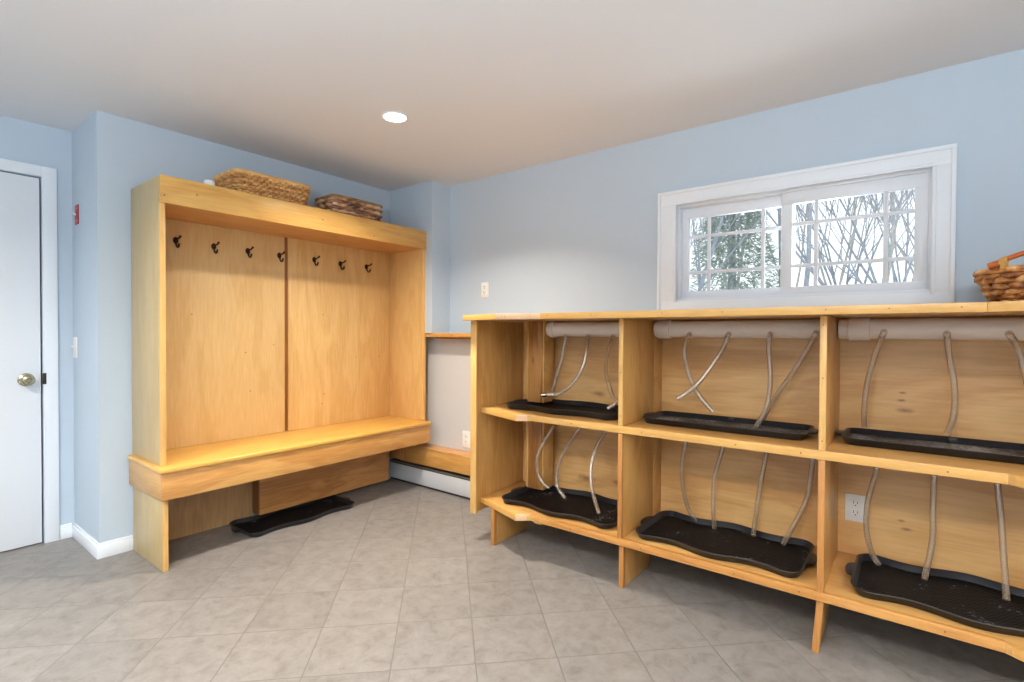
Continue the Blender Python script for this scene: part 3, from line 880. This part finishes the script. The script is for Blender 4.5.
def dup(t, label, loc, rz, sc=None):
    r = t.copy()
    COL.objects.link(r)
    r.location, r.rotation_euler = loc, (0, 0, rz)
    if sc:
        r.scale = sc
    r['label'] = label
    for ch in list(t.children):
        c = ch.copy()
        COL.objects.link(c)
        c.parent = r
    return r
RZ = R(-90)     # local +x runs along the rack towards the camera side, local +y to the back panel
w1 = make_tray('boot_tray', 'wavy black boot tray in the lower middle bay of the boot rack', 0.664, 0.405, 0.028, 0.078, 0.034, (2.302, 0.630, 0.2285), RZ, 'black boot trays')
dup(w1, 'wavy black boot tray in the lower left bay, beneath the pine pipe casing', (2.302, 1.396, 0.2285), RZ)
dup(w1, 'wavy black boot tray in the lower right bay below the outlet', (2.306, -0.178, 0.2285), RZ)
dup(w1, 'wavy black boot tray in the upper left bay of the boot rack', (2.322, 1.398, 0.7265), RZ, (1.0, 0.90, 1.05))
dup(w1, 'black boot tray on the floor under the locker bench', (1.672, 2.965, 0.001), 0, (1.03, 0.80, 1.0))
n1 = make_tray('boot_tray', 'narrow straight black boot tray in the upper middle bay, below crossing hoses', 0.660, 0.275, 0.027, 0.045, 0.0, (2.334, 0.634, 0.7265), RZ, 'black boot trays', notch=True, floor=TREAD2)
dup(n1, 'narrow straight black boot tray in the upper right bay of the boot rack', (2.376, -0.132, 0.7265), RZ)

# ------------------------------------------------------------------ wicker baskets
def rrect(L, W, rad, n=96):
    hl, hw = L / 2 - rad, W / 2 - rad
    pts = []
    tot = 4 * (hl + hw) + 2 * math.pi * rad
    for i in range(n):
        s = tot * i / n
        for a, (kind, ln) in enumerate((('s', 2 * hw), ('a', math.pi / 2 * rad), ('s', 2 * hl), ('a', math.pi / 2 * rad), ('s', 2 * hw), ('a', math.pi / 2 * rad), ('s', 2 * hl), ('a', math.pi / 2 * rad))):
            if s <= ln:
                break
            s -= ln
        cs = ((hl + rad, -hw, 0, 1), (hl, hw, 0), (hl, hw + rad, -1, 0), (-hl, hw, 1), (-hl - rad, hw, 0, -1), (-hl, -hw, 2), (-hl, -hw - rad, 1, 0), (hl, -hw, 3))[a]
        if kind == 's':
            x, y = cs[0] + cs[2] * s, cs[1] + cs[3] * s
            nx, ny = (cs[3], -cs[2])
        else:
            th = cs[2] * math.pi / 2 + s / rad
            nx, ny = math.cos(th), math.sin(th)
            x, y = cs[0] + rad * nx, cs[1] + rad * ny
        pts.append((x, y, nx, ny))
    return pts

def basket(name, label, loc, rz, L, W, H, taper, rad, rows, stakes, wr, m, mr, rim_r, rim_flat=1.0, group=None, twist=False, m2=None):
    t = thing(name, label, 'basket', (0, 0, 0), group)
    n = stakes * 5
    bm = bmesh.new()
    for k in range(rows):
        f = (k + .5) / rows
        z = wr * .6 + (H - wr * 1.2) * f
        sh = taper * (1 - f)
        O = rrect(L - 2 * sh, W - 2 * sh, max(.01, rad - sh * .4), n)
        jit = random.uniform(-.15, .15) * wr
        path = []
        for i, (x, y, nx, ny) in enumerate(O):
            ph = math.pi * stakes * i / n
            w = math.sin(ph + (math.pi if k % 2 else 0)) * wr * .8
            dz = 0
            if twist:
                dz = math.cos(ph * 1.0 + k) * wr * .35
            path.append((x + nx * w, y + ny * w, z + jit + dz))
        f0 = len(bm.faces)
        sweep(bm, path, wr * 1.04, 6, closed=True, flat=1.0)
        bm.faces.ensure_lookup_table()
        if m2 and k % 2:
            for fc in bm.faces[f0:]:
                fc.material_index = 1
    body = obj('woven_wall', bm, [m, m2] if m2 else m, t)
    # inner liner so the weave is not see-through, and base
    bm = bmesh.new()
    a = rrect(L - 2 * taper - wr * 1.4, W - 2 * taper - wr * 1.4, max(.008, rad - taper * .4), 64)
    b = rrect(L - wr * 1.4, W - wr * 1.4, rad, 64)
    A = [bm.verts.new((p[0], p[1], .002)) for p in a]
    B = [bm.verts.new((p[0], p[1], H - .004)) for p in b]
    A2 = [bm.verts.new((p[0] * .985, p[1] * .985, .005)) for p in a]
    B2 = [bm.verts.new((p[0] * .985, p[1] * .985, H - .004)) for p in b]
    for i in range(64):
        j = (i + 1) % 64
        bm.faces.new((A[i], A[j], B[j], B[i]))
        bm.faces.new((B[i], B[j], B2[j], B2[i]))
        bm.faces.new((B2[i], B2[j], A2[j], A2[i]))
    bm.faces.new(A[::-1])
    bm.faces.new(A2)
    obj('basket_lining', bm, m, t)
    bm = bmesh.new()
    O = rrect(L, W, rad, 96)
    sweep(bm, [(x + nx * wr * .6, y + ny * wr * .6, H) for x, y, nx, ny in O], rim_r, 8, closed=True, flat=rim_flat, up=(0, 0, 1))
    obj('rim', bm, mr, t)
    t.location = loc
    t.rotation_euler = (0, 0, rz)
    return t
random.seed(7)
basket('storage_basket', 'tan woven basket with smooth rim on top of the locker, the larger one', (1.496, 3.000, 1.857), 0, 0.445, 0.300, 0.142, 0.030, 0.055, 9, 76, .0078, WICK1, WICK1R, .011, .45, m2=WICK1D)
basket('storage_basket', 'small brown and pink woven basket on top of the locker, right of the larger basket', (2.070, 2.985, 1.857), 0, 0.372, 0.205, 0.142, 0.006, 0.022, 7, 34, .0098, WICK2, WICK2R, .010, .9, m2=WICK2D)
bk = basket('handled_basket', 'oval rope-woven basket with orange cane handle on the boot rack counter', (2.53, -0.375, 1.2305), R(90), 0.35, 0.30, 0.125, 0.050, 0.13, 6, 34, .0105, WICK3, WICK3, .011, 1.0, twist=True, m2=WICK3D)
bm = bmesh.new()
# bail handle along the front rim, on local -... side facing the room
hp = catmull([(-.148, .122, .128), (-.142, .124, .140), (-.108, .140, .163), (-.045, .155, .180), (.045, .155, .180), (.108, .140, .163), (.142, .124, .140), (.148, .122, .128)], 8)
sweep(bm, hp, .0085, 10)
for s in (-1, 1):
    sweep(bm, [(s * .160, .120, .138), (s * .124, .134, .150)], .0125, 10)
h = obj('handle', bm, CANE, None)
h.parent = bk
for s in (-1, 1):
    bm = bmesh.new()
    path = []
    for j in range(16 * 5 + 1):
        k = j / 16
        an = 2 * math.pi * j / 16
        path.append((s * (.136 - .004 * k), .130 + .0014 * k + .0125 * math.cos(an), .1415 + .0016 * k + .020 * math.sin(an)))
    sweep(bm, path, .0026, 5)
    h2 = obj('binding', bm, BIND, None)
    h2.parent = h

# small white cap lying by the big basket
t = thing('plastic_cap', 'small white plastic cap on top of the locker, left of the larger basket', 'cap', (1.125, 2.812, 1.856))
bm = bmesh.new()
lathe(bm, [(.024, 1.8565), (.026, 1.858), (.026, 1.888), (.022, 1.895), (.010, 1.897)], 'z', (1.125, 2.812, 0), 24)
obj('cap_shell', bm, WCAP, t)

# ------------------------------------------------------------------ recessed ceiling lights
def downlight(x, y, label, power, spread=150, col=(1.0, 0.96, 0.91)):
    t = thing('ceiling_light', label, 'ceiling light', (x, y, ZC - .006), 'recessed ceiling lights')
    bm = bmesh.new()
    lathe(bm, [(.0545, ZC - .0005), (.0545, ZC - .003), (.058, ZC - .006), (.066, ZC - .004), (.0675, ZC - .0005)], 'z', (x, y, 0), 48, cap=False)
    obj('trim_ring', bm, WHITE, t)
    bm = bmesh.new()
    lathe(bm, [(.0002, ZC - .002), (.030, ZC - .0022), (.0545, ZC - .0012)], 'z', (x, y, 0), 48, cap=False)
    obj('lens', bm, GLOW, t)
    l = bpy.data.lights.new('downlight_lamp', 'AREA')
    l.shape = 'DISK'
    l.size = 0.11
    l.energy = power
    l.color = col
    l.spread = R(spread)
    lo = bpy.data.objects.new('downlight_lamp', l)
    COL.objects.link(lo)
    lo.location = (x, y, ZC - .009)
    return t

downlight(1.698, 2.066, 'round recessed ceiling light in front of the locker', 26, 128, (1.0, 0.90, 0.77))
for x, y, p in ((-0.6, 2.066, 46), (-0.6, 0.2, 36), (-0.6, -1.7, 30), (0.9, -1.7, 42)):  # unseen ceiling lights, added to fill the room with light
    downlight(x, y, 'round recessed ceiling light added out of view as fill', p)
# fill lamp added behind the camera, aimed up to brighten the ceiling
l = bpy.data.lights.new('ceiling_fill', 'AREA')
l.shape = 'DISK'
l.size = 0.35
l.energy = 195
l.color = (0.87, 0.94, 1.0)
lo = bpy.data.objects.new('ceiling_fill', l)
COL.objects.link(lo)
lo.location = (-0.95, -0.1, 1.40)
lo.rotation_euler = (R(180), 0, 0)

# ------------------------------------------------------------------ outdoors, beyond the window
def hgt(x):
    return 1.0 + max(0, x - 2.95) * 0.112
bm = bmesh.new()
gx = [2.93, 3.6, 4.5, 6, 8, 10, 12, 15, 20, 30]
gy = [-14, -8, -4, -2, -1, 0, 1, 2, 3, 4, 6, 9, 14, 22]
random.seed(5)
V = [[bm.verts.new((x, y, hgt(min(x, 15)) + (random.uniform(-.10, .10) if x > 4 else 0))) for y in gy] for x in gx]
for i in range(len(gx) - 1):
    for j in range(len(gy) - 1):
        bm.faces.new((V[i][j], V[i + 1][j], V[i + 1][j + 1], V[i][j + 1]))
structure(obj('snowy_ground', bm, SNOW, angle=80))

def branch(bm, p, d, ln, r, depth, rng, sides=5, spread=0.55):
    pts, rad = [p.copy()], [r]
    q, dd = p.copy(), d.copy()
    k = 5
    for i in range(k):
        dd = (dd + Vector((rng.uniform(-.12, .12), rng.uniform(-.12, .12), rng.uniform(-.02, .10)))).normalized()
        q = q + dd * (ln / k)
        pts.append(q.copy())
        rad.append(r * (1 - .55 * (i + 1) / k))
    sweep(bm, pts, rad, sides if depth > 0 else 4)
    if depth <= 0:
        return
    for i in range(rng.randint(3, 4)):
        f = rng.uniform(.30, 1.0)
        j = min(k, max(1, int(f * k)))
        a = rng.uniform(0, 2 * math.pi)
        side = Vector((math.cos(a), math.sin(a), rng.uniform(.1, .8))).normalized()
        nd = (dd * (1 - spread) + side * spread).normalized()
        branch(bm, pts[j], nd, ln * rng.uniform(.5, .72), rad[j] * .62, depth - 1, rng, sides, spread)

def tree(x, y, label, stems, h, r, seed, m, lean=0.25, depth=3, spread=.5, group='bare trees beyond the window'):
    rng = random.Random(seed)
    bm = bmesh.new()
    z = hgt(min(x, 15)) - .15
    for s in range(stems):
        a = rng.uniform(0, 2 * math.pi)
        ln = lean * rng.uniform(.3, 1.2) if stems > 1 else lean * .3
        d = Vector((math.cos(a) * ln, math.sin(a) * ln, 1)).normalized()
        p = Vector((x + math.cos(a) * .05 * stems ** .5, y + math.sin(a) * .05 * stems ** .5, z))
        branch(bm, p, d, h * rng.uniform(.8, 1.1), r * rng.uniform(.7, 1.1), depth, rng, 6, spread)
    o = obj('bare_tree', bm, m)
    return tag(o, label, 'tree', group)
tree(10.0, 1.72, 'stout grey tree trunk behind the centre bar of the window', 1, 4.2, .07, 11, BARK, .15, 4, .45)
tree(8.6, 1.22, 'tall bare tree just right of the centre bar of the window', 1, 3.6, .04, 12, BARK, .2, 4, .4)
tree(9.2, 0.70, 'many-stemmed bare shrub in the middle of the right window pane', 9, 2.6, .020, 13, BARK, .75, 3, .4)
tree(8.8, 0.15, 'many-stemmed bare shrub at the right edge of the right window pane', 10, 2.7, .019, 14, BARK, .8, 3, .4)
tree(11.5, 0.45, 'thin bare tree far behind the shrubs of the right window pane', 3, 3.6, .03, 15, BARK2, .3, 4, .45)
tree(12.5, 1.25, 'tan bare tree far back left of the middle of the right window pane', 3, 3.6, .03, 16, BARK2, .35, 4, .45)
tree(7.6, 2.62, 'leaning bare shrub at the left edge of the left window pane', 9, 2.4, .022, 17, BARK, .8, 3, .4)
tree(12.5, 3.2, 'bare tree behind the evergreen in the left window pane', 3, 4.0, .04, 18, BARK2, .4, 4, .45)
tree(13.5, -0.3, 'tan bare tree furthest right beyond the window', 4, 3.2, .03, 19, BARK2, .4, 4, .45)

tree(13.0, 2.1, 'slender tan tree far behind the centre bar of the window', 3, 3.6, .03, 27, BARK2, .4, 4, .5)
tree(12.0, 0.05, 'slender grey tree far behind the right edge of the right window pane', 4, 3.4, .025, 28, BARK, .5, 4, .5)

def evergreen(x, y, h, w, seed):
    t = thing('evergreen_tree', 'grey-green evergreen filling the middle of the left window pane', 'tree', (x, y, hgt(x) - .1))
    rng = random.Random(seed)
    z0 = hgt(x) - .1
    bm = bmesh.new()
    sweep(bm, [(x, y, z0), (x, y, z0 + h * .5), (x, y, z0 + h)], [.08, .05, .012], 8)
    obj('trunk', bm, BARK, t)
    bm = bmesh.new()
    for i in range(7000):
        f = rng.random() ** .8
        a = rng.uniform(0, 2 * math.pi)
        rr = w * (1 - f * .75) * (rng.random() ** .45)
        c = Vector((x + rr * math.cos(a), y + rr * math.sin(a), z0 + .2 + h * .95 * f - rr * .25))
        d = Vector((math.cos(a) + rng.uniform(-.5, .5), math.sin(a) + rng.uniform(-.5, .5), rng.uniform(-.9, .6))).normalized()
        s = d.cross(Vector((rng.uniform(-.5, .5), rng.uniform(-.5, .5), 1))).normalized()
        l, b = rng.uniform(.09, .20), rng.uniform(.012, .026)
        up = d.cross(s) * .008
        vs = [bm.verts.new(c - s * b), bm.verts.new(c + s * b), bm.verts.new(c + d * l), bm.verts.new(c + up)]
        bm.faces.new((vs[0], vs[3], vs[2]))
        bm.faces.new((vs[3], vs[1], vs[2]))
        bm.faces.new((vs[0], vs[1], vs[3]))
    obj('needles', bm, NEEDLE, t, sm=False)
    return t
evergreen(9.8, 2.55, 3.2, 0.85, 4)

# ------------------------------------------------------------------ sky and daylight
W = bpy.data.worlds.new('overcast_sky')
SC.world = W
W.use_nodes = True
nt = W.node_tree
bg = nt.nodes['Background']
tc = nt.nodes.new('ShaderNodeTexCoord')
sp = nt.nodes.new('ShaderNodeSeparateXYZ')
nt.links.new(tc.outputs['Generated'], sp.inputs[0])
rp = ramp(nt, [(0.45, (0.93, 0.93, 0.92)), (0.75, (0.80, 0.88, 1.0))])
mr = nt.nodes.new('ShaderNodeMapRange')
mr.inputs['From Min'].default_value = -1
nt.links.new(sp.outputs['Z'], mr.inputs['Value'])
nt.links.new(mr.outputs['Result'], rp.inputs['Fac'])
nt.links.new(rp.outputs['Color'], bg.inputs['Color'])
bg.inputs['Strength'].default_value = 1.6
l = bpy.data.lights.new('window_daylight', 'AREA')
l.shape = 'RECTANGLE'
l.size, l.size_y = 1.0, 0.45
l.energy = 14
l.color = (0.84, 0.92, 1.0)
lo = bpy.data.objects.new('window_daylight', l)
COL.objects.link(lo)
lo.location = (2.97, 0.465, 1.60)
lo.rotation_euler = (0, R(90), 0)

# ------------------------------------------------------------------ camera
H = 1.13
f_px = 513.4875
yaw, pitch, roll = R(52.292), R(-0.83), R(0.278)
fw = Vector((math.sin(yaw) * math.cos(pitch), math.cos(yaw) * math.cos(pitch), math.sin(pitch)))
r = Vector((math.cos(yaw), -math.sin(yaw), 0))
u = r.cross(fw)
r2 = r * math.cos(roll) + u * math.sin(roll)
u2 = -r * math.sin(roll) + u * math.cos(roll)
cam = bpy.data.cameras.new('camera')
cam.sensor_fit = 'HORIZONTAL'
cam.sensor_width = 36
cam.lens = 36 * f_px / 1024
cam.clip_start = 0.05
co = bpy.data.objects.new('camera', cam)
COL.objects.link(co)
b = -fw
co.matrix_world = Matrix(((r2.x, u2.x, b.x, 0), (r2.y, u2.y, b.y, 0), (r2.z, u2.z, b.z, H), (0, 0, 0, 1)))
SC.camera = co
SC.view_settings.view_transform = 'Standard'
SC.view_settings.look = 'None'
SC.view_settings.gamma = 1
SC.view_settings.use_curve_mapping = False
SC.view_settings.exposure = 0.0
